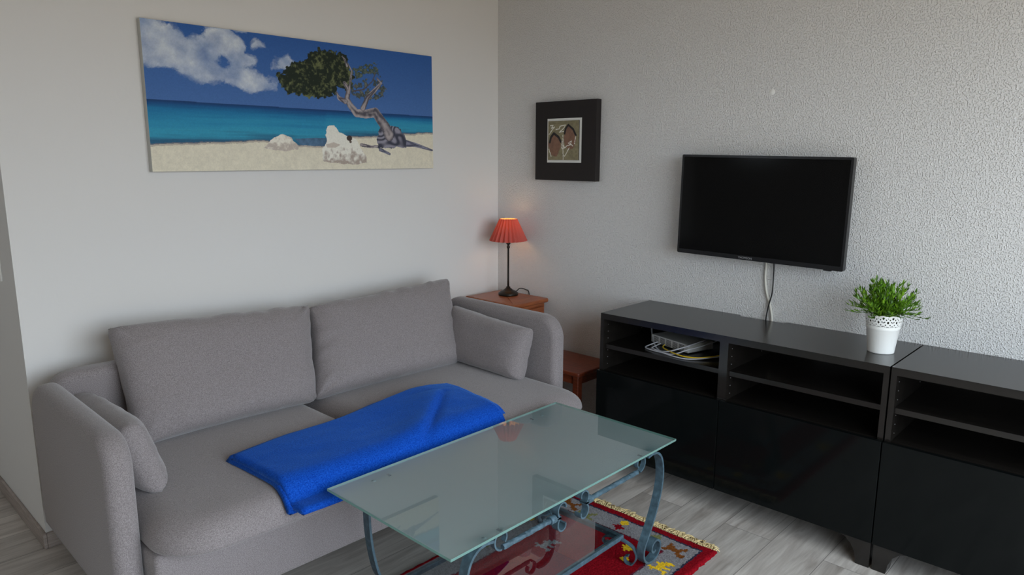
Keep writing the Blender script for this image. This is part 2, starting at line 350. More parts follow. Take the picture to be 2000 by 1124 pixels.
# ------------------------------------------------------------------ sofa
def pad_half(bm, x0, x1, y0, y1, zb, h, r, nx=60, ny=44, cr=.07, crown=.012, droop=0.0, seed=0):
    """seat cushion: flat underside, rounded upper edges, softly crowned, plan with rounded corners"""
    U = np.linspace(-1, 1, nx); V = np.linspace(-1, 1, ny); U = np.sign(U)*(1-(1-abs(U))**1.6); V = np.sign(V)*(1-(1-abs(V))**1.6)
    a, c = (x1-x0)/2, (y1-y0)/2; cx, cy = (x0+x1)/2, (y0+y1)/2
    top = {}; bot = {}
    for i, u in enumerate(U):
        for j, v in enumerate(V):
            # squircle mapping for the corner rounding
            x = u*a; y = v*c
            m = max(abs(u), abs(v)); s = 1
            if m > 0:
                ex, ey = abs(x)/a, abs(y)/c
                k = (cr[0] if x < 0 else cr[1])*m*(1 if y < 0 else .3)
                qx, qy = abs(x)-(m*a-k), abs(y)-(m*c-k)
                if qx > 0 and qy > 0 and k > 0:
                    q = max(qx, qy); n_ = math.hypot(qx, qy); f = q/n_
                    x = math.copysign(m*a-k+qx*f, x); y = math.copysign(m*c-k+qy*f, y)
            d = min(a*(1-m), c*(1-m)) if False else (1-m)*min(a, c)
            d = (1-m)*(a if abs(u) >= abs(v) else c)
            k = min(1, d/r); z = zb+.024+(h-.024)*math.sqrt(max(0, 1-(1-k)**2))+crown*(1-u*u)*(1-v*v)
            z += .004*(float(fbm(np.array(x*5+seed), np.array(y*5.0)))-.5)*k
            if y < 0: y += .030*max(0, -(cx+x-SW)/SW)*min(1, -y/c)
            top[i, j] = bm.verts.new((cx+x, cy+y, z))
            edge = i in (0, nx-1) or j in (0, ny-1)
            bot[i, j] = top[i, j] if edge else bm.verts.new((cx+x, cy+y, zb+.024-.024*math.sqrt(max(0, 1-(1-min(1, d/.04))**2))))
    for i in range(nx-1):
        for j in range(ny-1):
            bm.faces.new((top[i, j], top[i+1, j], top[i+1, j+1], top[i, j+1]))
            bm.faces.new((bot[i, j], bot[i, j+1], bot[i+1, j+1], bot[i+1, j]))
    return bm
SO = (-2.402, -.12); SR = -.012; SW = 1.912; SD = .785; SF = .985; AT = .078
sofa = thing('sofa', 'grey fabric two-seat sofa with thin rounded armrests along the white wall', 'sofa', (SO[0], SO[1], 0), SR)
def arm(x0, x1, h, nm='armrest'):
    pts = rrect(-SD, 0, .145, h, (.03, .03, .12, .10))
    pts = [(y, z) for y, z in pts]
    o = link(nm, prism(BM(), pts, x0, x1, 'x', bev=.032, seg=5), m_sofa, sofa, local=True)
    return autosmooth(o, 50)
arm(0, AT, .683); arm(SW-AT, SW, .722)
b = prism(BM(), rrect(AT-.045, SW-AT+.045, .145, .70, (.0, .0, .10, .10)), -.10, -.005, 'y', bev=.0)
es = [ed for ed in b.edges if abs(ed.verts[0].co.y-ed.verts[1].co.y) < 1e-6 and min(ed.verts[0].co.z, ed.verts[1].co.z) > .2]
bmesh.ops.bevel(b, geom=es, offset=.03, segments=5, profile=.5, affect='EDGES')
o = link('back_panel', b, m_sofa, sofa, local=True); autosmooth(o, 50)
o = link('seat_base', box(BM(), AT+.002, SW-AT-.002, -.855, -.10, .125, .345, .016, 4), m_sofa, sofa, local=True); autosmooth(o, 50)
SM = .925
for i, (xa, xb, cr) in enumerate(((AT+.002, SM, (.15, .02)), (SM, SW-AT-.002, (.02, .07)))):
    o = link('seat_cushion', pad_half(BM(), xa, xb, -SF, -.11, .340, .098, .085, seed=i*7, cr=cr), m_sofa, sofa, smooth=True, local=True)
for lx in (.10, SW-.10):
    for ly in (-.10, -SD+.06):
        b = BM(); lathe(b, [(0, 0), (.018, 0), (.024, .15), (0, .15)], (lx, ly, 0), 16); link('leg', b, m_bronze, sofa, smooth=True, local=True)

def pillow(name, corners, t, label, group, seed, p=5, q=.42, wr=.020, nx=64, ny=44, sag=.03):
    """pillow through four world corners (BL, BR, TR, TL), thickness t, with wrinkles running in from the seams"""
    BL, BR, TR, TL = [np.array(c, float) for c in corners]
    ctr = (BL+BR+TR+TL)/4; n = np.cross(BR-BL, TL-BL); n /= np.linalg.norm(n)
    base = Vector(((BL+BR)/2)); o = thing(name, label, 'cushion', base, 0, group); wr = wr if t > .17 else wr*.45
    bm = BM(); U = np.linspace(-1, 1, nx); V = np.linspace(-1, 1, ny); U = np.sin(U*PI/2)*.55+U*.45; V = np.sin(V*PI/2)*.55+V*.45
    fr = {}; bk = {}
    for i, u in enumerate(U):
        for j, v in enumerate(V):
            uu = u*(1-sag*(1-v*v)); vv = v*(1-sag*1.2*(1-u*u)); rc = .022
            if abs(u) > .9 and abs(v) > .85: k = (abs(u)-.9)/.1*(abs(v)-.85)/.15; uu -= math.copysign(rc*k, u); vv -= math.copysign(rc*1.3*k, v)
            a, b2 = (uu+1)/2, (vv+1)/2
            P = (BL*(1-a)+BR*a)*(1-b2)+(TL*(1-a)+TR*a)*b2
            T = t/2*max(0, (1-abs(u)**p)*(1-abs(v)**p))**q
            e_ = max(abs(u), abs(v)); edge = i in (0, nx-1) or j in (0, ny-1)
            al = (u*8+3*u*u if abs(v) > abs(u) else v*6)
            wk = wr*(float(fbm(np.array(al*.9+seed*3.1+0.0), np.array((1-e_)*1.5+seed)))-.47)*min(1, e_**3*1.6)*(1 if not edge else .35)
            lo_ = .010*(float(fbm(np.array(u*2.0+seed), np.array(v*2.0+seed*2.)))-.47)
            dc = math.hypot(1-abs(u), (1-abs(v))*.6); ang = math.atan2((1-abs(v))*.6+1e-6, 1-abs(u)+1e-6)
            lo_ += (.0075 if t > .17 else .004)*math.sin(ang*(9 if u*v > 0 else 7)+seed)*math.exp(-(dc/.24)**2)*min(1, dc/.05)
            P = P+(TL-BL)/np.linalg.norm(TL-BL)*wk*.5*(abs(v) > .8)
            f = bm.verts.new(P+n*(T+(wk+lo_)*(0 if edge else 1))); fr[i, j] = f
            bk[i, j] = f if edge else bm.verts.new(P-n*(T+wk))
    for i in range(nx-1):
        for j in range(ny-1):
            bm.faces.new((fr[i, j], fr[i+1, j], fr[i+1, j+1], fr[i, j+1])); bm.faces.new((bk[i, j], bk[i, j+1], bk[i+1, j+1], bk[i+1, j]))
    link('cover', bm, m_sofa, o, smooth=True)
    # seam piping around the edge
    loop = [fr[i, 0] for i in range(0)]
    return o
G1 = 'back cushions of the sofa'; G2 = 'small armrest cushions of the sofa'
pillow('back_cushion', [(-2.17, -.385, .437), (-1.475, -.405, .437), (-1.372, -.20, .797), (-2.165, -.19, .832)], .19, 'large grey back cushion on the left half of the sofa', G1, 1)
pillow('back_cushion', [(-1.485, -.40, .437), (-.70, -.42, .437), (-.575, -.20, .815), (-1.375, -.20, .787)], .19, 'large grey back cushion on the right half of the sofa, below the picture corner', G1, 4)
pillow('arm_cushion', [(-.68, -.30, .437), (-.70, -.835, .437), (-.645, -.85, .672), (-.62, -.30, .70)][0:1]+[(-.70, -.835, .437), (-.645, -.85, .672), (-.62, -.30, .70)], .14, 'small grey cushion leaning on the right armrest near the lamp', G2, 8, nx=44, ny=30)
pillow('arm_cushion', [(-2.235, -.80, .440), (-2.225, -.26, .440), (-2.29, -.20, .625), (-2.29, -.74, .655)], .12, 'small grey cushion leaning on the left armrest', G2, 12, nx=44, ny=30)

# ------------------------------------------------------------------ blue blanket
def seatz(x, y):
    yf = -1.092
    d = np.clip((y-yf)/.085, 0, 1); return .364+.074*np.sqrt(np.clip(1-(1-d)**2, 0, 1))+.011
bl = thing('blanket', 'bright blue fleece blanket folded flat on the front of the sofa seat', 'blanket', (-1.5, -.95, .44))
def blanket_layer(shrink, lift, thick, seed):
    bm = BM(); nx, ny = 90, 46; T = {}; B = {}
    back = catmull([(-2.0, -.755, 0), (-1.80, -.72, 0), (-1.60, -.715, 0), (-1.40, -.685, 0), (-1.2, -.675, 0), (-1.03, -.705, 0)], 8)
    front = catmull([(-1.985, -1.15, 0), (-1.85, -1.155, 0), (-1.6, -1.15, 0), (-1.4, -1.15, 0), (-1.2, -1.135, 0), (-1.06, -1.10, 0)], 8)
    def samp(P, u):
        k = u*(len(P)-1); i = min(int(k), len(P)-2); return P[i].lerp(P[i+1], k-i)
    for i in range(nx):
        u = i/(nx-1)
        for j in range(ny):
            v = j/(ny-1); us = shrink[0]+u*(shrink[1]-shrink[0]); vs = shrink[2]+v*(shrink[3]-shrink[2])
            a = samp(back, min(1, max(0, us))); b_ = samp(front, min(1, max(0, us))); p = a.lerp(b_, vs)
            x, y = p.x, p.y
            if us < 0: x += us*1.0
            if us > 1: x += (us-1)*1.0
            x += .010*(float(fbm(np.array(v*3.+seed), np.array(2.+seed)))-.5)*2*(1 if u < .1 or u > .9 else .3)
            de = min(u*.95, (1-u)*.95, v*.42, (1-v)*.42)
            k = math.sqrt(max(0, 1-(1-min(1, de/.022))**2))
            h = lift+thick*k
            # long soft fold running diagonally and a swelling near the right end
            X = u; Y = v
            # ridge from (.50,.86) to (.84,.28)
            ax, ay, bx, by = .42, .97, .86, .26; dx, dy = bx-ax, by-ay; t = min(1, max(0, ((X-ax)*dx+(Y-ay)*dy)/(dx*dx+dy*dy)))
            dd = ((X-ax)*dy-(Y-ay)*dx)/math.hypot(dx, dy)
            fade = math.sin(PI*min(1, max(0, t*.9+.05)))**.6 if 0 < t < 1 else 0
            fold = (.018*math.exp(-(max(0, dd)/.13)**2) if dd > 0 else .018*math.exp(-(dd/.020)**2)-.012*math.exp(-((dd+.03)/.025)**2))*fade
            h += k*(fold*(1 if lift > 0 else 0) + .020*math.exp(-((X-.82)/.20)**2-((Y-.15)/.45)**2)+.012*(float(fbm(np.array(X*4.+seed), np.array(Y*3.)))-.45)*2*.6)
            zt = float(seatz(np.array(x), np.array(y)))
            zt = max(zt, .392)
            z = zt+h
            T[i, j] = bm.verts.new((x, y, z)); edge = i in (0, nx-1) or j in (0, ny-1)
            B[i, j] = T[i, j] if edge else bm.verts.new((x, y, zt+lift+.001))
    for i in range(nx-1):
        for j in range(ny-1):
            bm.faces.new((T[i, j], T[i+1, j], T[i+1, j+1], T[i, j+1])); bm.faces.new((B[i, j], B[i, j+1], B[i+1, j+1], B[i+1, j]))
    return bm
link('folded_layer', blanket_layer((-.006, 1.030, -.05, .90), .001, .018, 2), m_blue, bl, smooth=True)
link('folded_layer', blanket_layer((.0, .995, .0, 1.02), .012, .017, 5), m_blue, bl, smooth=True)

# ------------------------------------------------------------------ rug
def rug():
    RX0, RX1, RY0, RY1 = -2.12, -.70, -1.815, -1.09; LX, LY = RX1-RX0, RY1-RY0
    t = thing('rug', 'red and grey wool rug with small animal motifs under the glass coffee table', 'rug', ((RX0+RX1)/2, (RY0+RY1)/2, 0))
    m = paintmat('rug_wool', .95, .05); n = noise(m, 500, 2); bump(m, n.outputs[0], .6, .003)
    red = np.array(S(134, 14, 26, 1.1)[:3]); grey = np.array(S(120, 118, 120, 1.5)[:3]); navy = np.array(S(40, 44, 62, 1.3)[:3])
    yel = np.array(S(220, 178, 40, 1.4)[:3]); brn = np.array(S(112, 66, 30, 1.3)[:3]); grn = np.array(S(112, 112, 72, 1.4)[:3])
    # motif bitmaps (rows top to bottom)
    cam_ = ["..X.....", ".XX..X..", "..XXXXX.", "..XXXXXX", "..X.X.XX", ".XX.X..X", "........"]
    dog = ["XX......", "XXX...XX", "..XXXXX.", "..XXXXX.", ".XX..XX.", ".X....X."]
    flo = [".XX.", "XXXX", "XXXX", ".XX."]; dia = ["..X..", ".XXX.", "XXXXX", "..XX."]
    mot = [(-.939, -1.725, yel, cam_, .012, 0), (-.802, -1.70, brn, dog, .012, 1), (-.799, -1.573, yel, flo, .010, 0), (-.775, -1.60, grn, dia, .011, 0),
           (-.766, -1.455, yel, flo, .009, 0), (-.811, -1.456, red, dia, .011, 1), (-.815, -1.301, grn, dog, .012, 1), (-.79, -1.205, brn, dog, .012, 1),
           (-.914, -1.566, yel, dia, .011, 1), (-.98, -1.60, yel, flo, .008, 0), (-1.15, -1.73, brn, dog, .012, 0), (-1.4, -1.74, yel, cam_, .012, 0),
           (-1.65, -1.73, grn, dog, .012, 0), (-1.6, -1.16, brn, dog, .012, 0), (-1.3, -1.16, grn, cam_, .012, 0), (-1.0, -1.155, yel, flo, .012, 0), (-1.1, -1.34, grey, cam_, .012, 0)]
    def pos(U, V):
        X = RX0+U*LX; Y = RY0+V*LY; j = (vn(U*90, V*50+3)-.5)*.006
        e = np.minimum(np.minimum(U, 1-U)*LX, np.minimum(V, 1-V)*LY); ed = np.clip(e/.012, 0, 1)
        X = X+j*(ed < .5)+(vn(U*11, V*9)-.5)*.010; Y = Y+(vn(U*95, V*80+9)-.5)*.008*(ed < .5)
        return X, Y, .002+np.sqrt(np.clip(1-(1-ed)**2, 0, 1))*.011+(vn(U*700, V*360)-.5)*.003*ed
    def colf(U, V):
        X = RX0+U*LX+(vn(U*240, V*120)-.5)*.006; Y = RY0+V*LY+(vn(U*240+40, V*120)-.5)*.006
        e = np.minimum(np.minimum(X-RX0, RX1-X), np.minimum(Y-RY0, RY1-Y)); C = np.zeros(U.shape+(3,)); C[:] = red
        g = (e > .043) & (e < .142); C[g] = grey; C[(e > .037) & (e <= .045)] = navy; C[(e > .138) & (e < .145)] = navy*.6+red*.4
        for (mx, my, c, bmp, s, rot) in mot:
            h, w_ = len(bmp), len(bmp[0])
            dx = (X-mx)/s; dy = (Y-my)/s
            if rot: dx, dy = dy, -dx
            ci = np.floor(dx+w_/2).astype(int); ri = np.floor(h/2-dy).astype(int)
            ok = (ci >= 0) & (ci < w_) & (ri >= 0) & (ri < h); arr = np.array([[ch == 'X' for ch in r] for r in bmp])
            hit = np.zeros_like(ok); hit[ok] = arr[ri[ok], ci[ok]]; C[hit] = c
        C *= (.55+.75*vn(U*620, V*320))[..., None]*(.85+.3*fbm(U*14, V*8))[..., None]
        return C[..., 0], C[..., 1], C[..., 2]
    grid_object('pile', 520, 270, pos, colf, m, t)
    bm = BM(); rr = random.Random(4); mf = mat('cream_fringe', S(212, 190, 140), .9)
    for i in range(330):
        y = RY0+.01+(LY-.02)*i/329+rr.uniform(-.003, .003); ln = rr.uniform(.022, .058); an = rr.uniform(-1.2, 1.2); z = rr.uniform(.004, .010)
        p0 = Vector((RX1-.006, y, z+.003)); p1 = p0+Vector((ln*.5, ln*.3*math.sin(an*2), .003)); p2 = p0+Vector((ln*math.cos(an), ln*math.sin(an), -z+.001))
        tube(bm, catmull([p0, p1, p2], 3), .0018, 5)
    o = link('fringe', bm, mf, t, smooth=True)
    b = BM(); box(b, RX0+.004, RX1-.004, RY0+.004, RY1-.004, 0, .003); link('backing', b, m_cut, t)
rug()

# ------------------------------------------------------------------ coffee table
TX0, TX1, TY0, TY1, TH = -1.8907, -.8236, -1.6959, -1.1399, .45
ct = thing('coffee_table', 'low frosted glass coffee table with a scrolled blue-grey iron frame', 'coffee table', ((TX0+TX1)/2, (TY0+TY1)/2, .0))
cxm, cym = (TX0+TX1)/2, (TY0+TY1)/2
b = BM(); box(b, TX0, TX1, TY0, TY1, TH-.009, TH, .0022, 2)
for f in b.faces:
    n = f.normal; f.material_index = 0 if n.z > .9 else (1 if n.z < -.9 else 2)
link('glass_top', b, [m_gtop, m_gfrost, m_gedge], ct)
def spiral(c, r0, r1, a0, a1, n, ax='xz', y=0):
    o = []
    for i in range(n+1):
        t = i/n; r = r0+(r1-r0)*t; a = a0+(a1-a0)*t; o.append((c[0]+r*math.cos(a), y, c[1]+r*math.sin(a)))
    return o
def leg(sx_, yy):
    ZZ = [(.372, .427), (.402, .431), (.434, .423), (.459, .395), (.471, .345), (.465, .28), (.435, .20), (.395, .13), (.372, .08), (.368, .045), (.385, .018), (.415, .0065), (.448, .012), (.470, .033), (.470, .062), (.448, .078), (.425, .070), (.418, .050), (.430, .038), (.443, .042)]
    if sx_ < 0 and yy > -1.4: ZZ = [(x if z < .1 or x < .40 else .40+(x-.40)*.35, z) for x, z in ZZ]
    p = catmull([(cxm+sx_*x, yy, z+.013) if z < .1 else (cxm+sx_*x, yy, z) for x, z in ZZ], 6)
    b = strap(BM(), p, .008, .030, (0, 1, 0)); o = link('leg', b, m_iron, ct); autosmooth(o, 50)
    b = lathe(BM(), [(0, 0), (.007, 0), (.007, .0075), (0, .0075)], (cxm+sx_*.395, yy, .4340), 14); link('glass_pad', b, m_gfrost, ct, smooth=True); return o
YL0, YL1 = -1.672, -1.185
for yy in (YL0, YL1):
    for s in (-1, 1): leg(s, yy)
def rail(yy):
    z = .385; xa, xb = cxm-.325, cxm+.325; xo = cxm-.03
    for (x0, x1, s) in ((xa, xo-.09, -1), (xb, xo+.09, 1)):
        n = 60; pth = [(x0+(x1-x0)*i/n, yy, z) for i in range(n+1)]
        b = tube(BM(), pth, .0085, n=6, twist=22); o = link('twisted_rail', b, m_iron, ct); autosmooth(o, 60)
        # outer end scroll up to the glass
        c = (x0+s*.010, z+.031)
        path = spiral(c, .031, .017, -PI/2, -PI/2+s*1.75*PI, 30, y=yy)
        o = link('end_scroll', strap(BM(), path, .005, .016, (0, 1, 0)), m_iron, ct); autosmooth(o, 50)
    # centre ornament: a collar on each rod end and four scrolls between
    for s in (-1, 1):
        xc = xo+s*.088
        b = BM(); tube(b, [(xc-.011, yy, z), (xc-.004, yy, z), (xc+.004, yy, z), (xc+.011, yy, z)], .0125, 14); o = link('collar', b, m_iron, ct, smooth=False); autosmooth(o, 50)
        for k, (dz, off) in enumerate(((1, 0), (-1, .004))):
            c = (xc-s*.040, z+dz*.026)
            path = [(xc, yy, z+dz*.004)]+spiral(c, .030, .010, (-dz*PI/2 if True else 0)+s*dz*.35, -dz*PI/2+(-s*dz)*-1*1.55*PI*1.0, 26, y=yy)
            o = link('centre_scroll', strap(BM(), path, .0052, .024, (0, 1, 0)), m_iron, ct); autosmooth(o, 50)
rail(YL0); rail(YL1)
# lower frame, glass shelf, corner scrolls
FZ = .112; FX0, FX1, FY0, FY1 = cxm-.365, cxm+.365, -1.602, -1.236
for (x0, x1, y0, y1) in ((FX0, FX1, FY0, FY0+.018), (FX0, FX1, FY1-.018, FY1), (FX0, FX0+.018, FY0+.018, FY1-.018), (FX1-.018, FX1, FY0+.018, FY1-.018)):
    link('shelf_rail', box(BM(), x0, x1, y0, y1, FZ-.016, FZ, .001, 1), m_iron, ct)
link('glass_shelf', box(BM(), FX0+.004, FX1-.004, FY0+.004, FY1-.004, FZ, FZ+.005), m_gshelf, ct)
for sx_ in (-1, 1):
    for sy_, yl, fy in ((-1, YL0, FY0), (1, YL1, FY1)):
        c0 = Vector((cxm+sx_*.35, fy-sy_*.012, FZ-.010)); c1 = Vector((cxm+sx_*.366, yl-sy_*.016, .05))
        d = Vector((c1.x-c0.x, c1.y-c0.y, 0)); ln = d.length; d.normalize()
        prof = [(-.030, .080), (-.045, .078), (-.052, .088), (-.045, .099)][::-1]
        prof = [(-.042, -.022), (-.050, -.030), (-.058, -.020), (-.050, -.006), (-.02, .0), (.01, -.002), (ln*.75, -.018), (ln, -.045), (ln-.003, -.07), (ln-.018, -.088), (ln-.038, -.082), (ln-.042, -.064), (ln-.028, -.056)]
        path = catmull([c0+d*a+Vector((0, 0, z)) for a, z in prof], 6)
        o = link('corner_scroll', strap(BM(), path, .0045, .016, d.cross(Vector((0, 0, 1)))), m_iron, ct); autosmooth(o, 50)

# ------------------------------------------------------------------ TV benches
def bench(name, label, y0, cutout=True):
    """1.2 m wide bench from y0 towards -y; front x=-.405"""
    xb, xf, y1, H, T = -.005, -.405, y0-1.2, .74, .027
    t = thing(name, label, 'tv bench', ((xb+xf)/2, (y0+y1)/2, 0), 0, 'low black storage benches')
    if cutout:
        pts = [(xf, y0), (xb, y0), (xb, y0-.47), (xb-.024, y0-.485), (xb-.024, y0-.672), (xb, y0-.687), (xb, y1), (xf, y1)]
        b = prism(BM(), pts, H-T, H, 'z')
    else: b = box(BM(), xf, xb, y1, y0, H-T, H)
    link('top_panel', b, m_blk, t)
    def holes(b, yy, s):   # tiny peg holes drilled in a panel face
        for xx in (xf+.035, xb-.09):
            for zz in (.500, .532, .564, .62, .652, .684): box(b, xx-.0011, xx+.0011, yy-.0004, yy+.0004, zz-.0011, zz+.0011, mi=1)
        return b
    link('side_panel', holes(box(BM(), xf, xb, y0-.018, y0, .10, H-T), y0-.018, -1), [m_blk, m_cableg], t)
    link('side_panel', holes(box(BM(), xf, xb, y1, y1+.018, .10, H-T), y1+.018, 1), [m_blk, m_cableg], t)
    link('divider', holes(holes(box(BM(), xf, xb, y0-.618, y0-.582, .118, H-T), y0-.582, 1), y0-.618, -1), [m_blk, m_cableg], t)
    link('bottom_panel', box(BM(), xf, xb, y1+.018, y0-.018, .10, .118), m_blk, t)
    link('back_panel', box(BM(), xb-.006, xb, y1+.018, y0-.018, .118, H-T-.001), m_blk, t)
    for (ya, yb) in ((y0-.018, y0-.582), (y0-.618, y1+.018)):
        link('shelf', box(BM(), xf+.012, xb-.008, yb+.001, ya-.001, .578, .597), m_blk, t)
        link('inner_floor', box(BM(), xf+.012, xb-.008, yb+.001, ya-.001, .462, .478), m_blk, t)
    for (ya, yb) in ((y0+.001, y0-.5985), (y0-.6015, y1-.001)):
        link('door', box(BM(), xf-.020, xf-.002, yb, ya, .10, .478, .0012, 2), m_gloss, t)
    for (ya, s) in ((y0-.002, -1), (y1+.002, 1)):
        for xx in (xf+.004, xb-.06):
            pr = [(0, 0), (s*.045, 0), (s*.050, .035), (s*.062, .065), (s*.085, .088), (s*.12, .099), (0, .099)]
            b = prism(BM(), [(ya+p, z) for p, z in pr], xx-.012, xx+.045, 'x'); o = link('foot', b, m_blk, t)
    return t
B1Y = -1.0479
bench('tv_bench', 'black low storage bench directly under the television, router on its shelf', B1Y)
bench('tv_bench', 'black low storage bench at the right photo edge, beyond the potted plant', B1Y-1.2056)

# ------------------------------------------------------------------ television
tv = thing('television', 'black flat television hung on the rough wall above the black bench', 'television', (-.02, -1.6, 1.0))
a, c_, z0, z1, xf = -1.2325, -1.9625, .998, 1.437, -.085
pts = rrect(c_, a, z0, z1, (.006,)*4, 4)
b = prism(BM(), pts, xf, xf+.03, 'x'); o = link('housing', b, m_tvb, tv)
b = BM(); box(b, xf+.03, xf+.055, c_+.12, a-.12, z0+.03, z1-.12, .012); link('rear_bulge', b, m_tvb, tv)
link('screen', box(BM(), xf-.0006, xf+.001, c_+.010, a-.010, z0+.019, z1-.010), m_scr, tv)
b = BM(); box(b, xf+.055, .0, -1.75, -1.45, 1.13, 1.33); link('wall_bracket', b, m_tvb, tv)
link('sensor', box(BM(), xf+.002, xf+.014, c_+.045, c_+.075, z0-.004, z0+.001), m_tvb, tv)
cu = bpy.data.curves.new('brand', 'FONT'); cu.body = 'THOMSON'; cu.size = .0125; cu.align_x = 'CENTER'; cu.extrude = .0002
to = bpy.data.objects.new('tmp', cu); col.objects.link(to); bpy.context.view_layer.update()
me = bpy.data.meshes.new_from_object(to); bpy.data.objects.remove(to)
b = BM(); b.from_mesh(me); b.transform(Matrix.Translation((xf-.0006, -1.56, z0+.005)) @ Matrix(((0, 0, -1, 0), (-1, 0, 0, 0), (0, 1, 0, 0), (0, 0, 0, 1))))
link('logo', b, m_logo, tv, label='small silver brand lettering'); tv.rotation_euler = (.014, 0, 0)
b = BM(); tube(b, catmull([(-.03, -1.622, 1.06), (-.008, -1.622, .985), (-.008, -1.622, .92), (-.008, -1.632, .86), (-.008, -1.652, .80), (-.010, -1.664, .75), (-.014, -1.668, .70)], 8), .005, 8)
for v in b.verts: v.co.y = (v.co.y+1.63)*1.0-1.63
tag(link('cable', b, m_cablew, smooth=True), 'thick white cable hanging down the wall below the television', 'cable', 'cables below the television')
b = BM(); tube(b, catmull([(-.04, -1.660, 1.05), (-.018, -1.660, .985), (-.016, -1.661, .92), (-.016, -1.660, .86), (-.016, -1.650, .81), (-.016, -1.642, .76), (-.018, -1.640, .70)], 8), .003, 8)
tag(link('cable', b, m_cableb, smooth=True), 'thin black cable hanging from the television into the bench cutout', 'cable', 'cables below the television')

# ------------------------------------------------------------------ beach canvas
PX0, PX1, PZ0, PZ1, PD = -1.9027, -.5079, 1.3676, 1.9269, .03
cv = thing('canvas_picture', 'wide beach canvas with leaning tree and blue sea on the wall above the sofa', 'picture', ((PX0+PX1)/2, 0, PZ0))
box_b = BM(); box(box_b, PX0, PX1, -PD+.0006, 0, PZ0, PZ1, .002); link('stretcher', box_b, m_cut, cv)
PIC = {'c1': [(-0.02, 0.984), (0.081, 0.996), (0.093, 0.964), (0.125, 0.906), (0.138, 0.915), (0.151, 0.903), (0.174, 0.926), (0.171, 0.978), (0.19, 0.999), (0.235, 1.0), (0.258, 0.966), (0.287, 0.887), (0.279, 0.851), (0.317, 0.805), (0.316, 0.754), (0.276, 0.734), (0.324, 0.705), (0.38, 0.675), (0.378, 0.617), (0.306, 0.584), (0.262, 0.597), (0.215, 0.622), (0.125, 0.627), (0.083, 0.661), (0.096, 0.674), (0.058, 0.687), (0.042, 0.694), (-0.02, 0.714)], 'c1hole': [(0.194, 0.77), (0.221, 0.831), (0.247, 0.75), (0.218, 0.711)], 'c2': [(0.366, 0.753), (0.384, 0.838), (0.416, 0.863), (0.439, 0.816), (0.418, 0.741), (0.387, 0.746)], 'c3': [(0.302, 0.902), (0.321, 0.946), (0.345, 0.919), (0.362, 0.884), (0.344, 0.885), (0.309, 0.887)], 'c4': [(0.245, 1.02), (0.297, 1.01), (0.292, 0.976), (0.263, 0.973)], 'can': [(0.381, 0.722), (0.418, 0.747), (0.42, 0.794), (0.447, 0.83), (0.48, 0.837), (0.492, 0.888), (0.527, 0.92), (0.539, 0.953), (0.567, 0.931), (0.615, 0.937), (0.644, 0.876), (0.64, 0.837), (0.661, 0.804), (0.659, 0.69), (0.639, 0.624), (0.604, 0.655), (0.585, 0.603), (0.525, 0.575), (0.469, 0.573), (0.415, 0.582), (0.402, 0.621), (0.387, 0.654)], 'can2': [(0.661, 0.817), (0.706, 0.865), (0.758, 0.87), (0.767, 0.788), (0.724, 0.786), (0.679, 0.745), (0.666, 0.73)], 'can3': [(0.653, 0.664), (0.691, 0.722), (0.737, 0.756), (0.776, 0.731), (0.795, 0.675), (0.767, 0.591), (0.708, 0.563), (0.676, 0.591), (0.646, 0.625)], 'rock1': [(0.328, 0.161), (0.353, 0.221), (0.391, 0.277), (0.418, 0.254), (0.444, 0.182), (0.44, 0.152), (0.367, 0.144)], 'rock2': [(0.532, 0.059), (0.533, 0.16), (0.547, 0.223), (0.546, 0.311), (0.556, 0.347), (0.58, 0.351), (0.597, 0.302), (0.664, 0.241), (0.682, 0.163), (0.7, 0.097), (0.699, 0.05), (0.642, 0.038), (0.574, 0.056)], 'surf': [(0.434, 0.24), (0.542, 0.254), (0.541, 0.188), (0.455, 0.192)], 'trunk': [(0.80, 0.29), (0.787, 0.354), (0.764, 0.419), (0.745, 0.477), (0.706, 0.459), (0.668, 0.462), (0.644, 0.523), (0.632, 0.572), (0.64, 0.649), (0.625, 0.697)], 'br1': [(0.626, 0.552), (0.602, 0.574), (0.594, 0.616)], 'br2': [(0.694, 0.503), (0.715, 0.597), (0.748, 0.667), (0.772, 0.724), (0.756, 0.76)], 'br3': [(0.637, 0.837), (0.629, 0.885), (0.62, 0.907)], 'base': [(0.748, 0.178), (0.746, 0.271), (0.763, 0.346), (0.797, 0.362), (0.846, 0.345), (0.866, 0.278), (0.872, 0.181), (0.823, 0.177)], 'root1': [(0.872, 0.223), (0.916, 0.21), (0.996, 0.163)], 'root2': [(0.683, 0.202), (0.721, 0.188), (0.761, 0.192)], 'root3': [(0.761, 0.165), (0.801, 0.127)]}
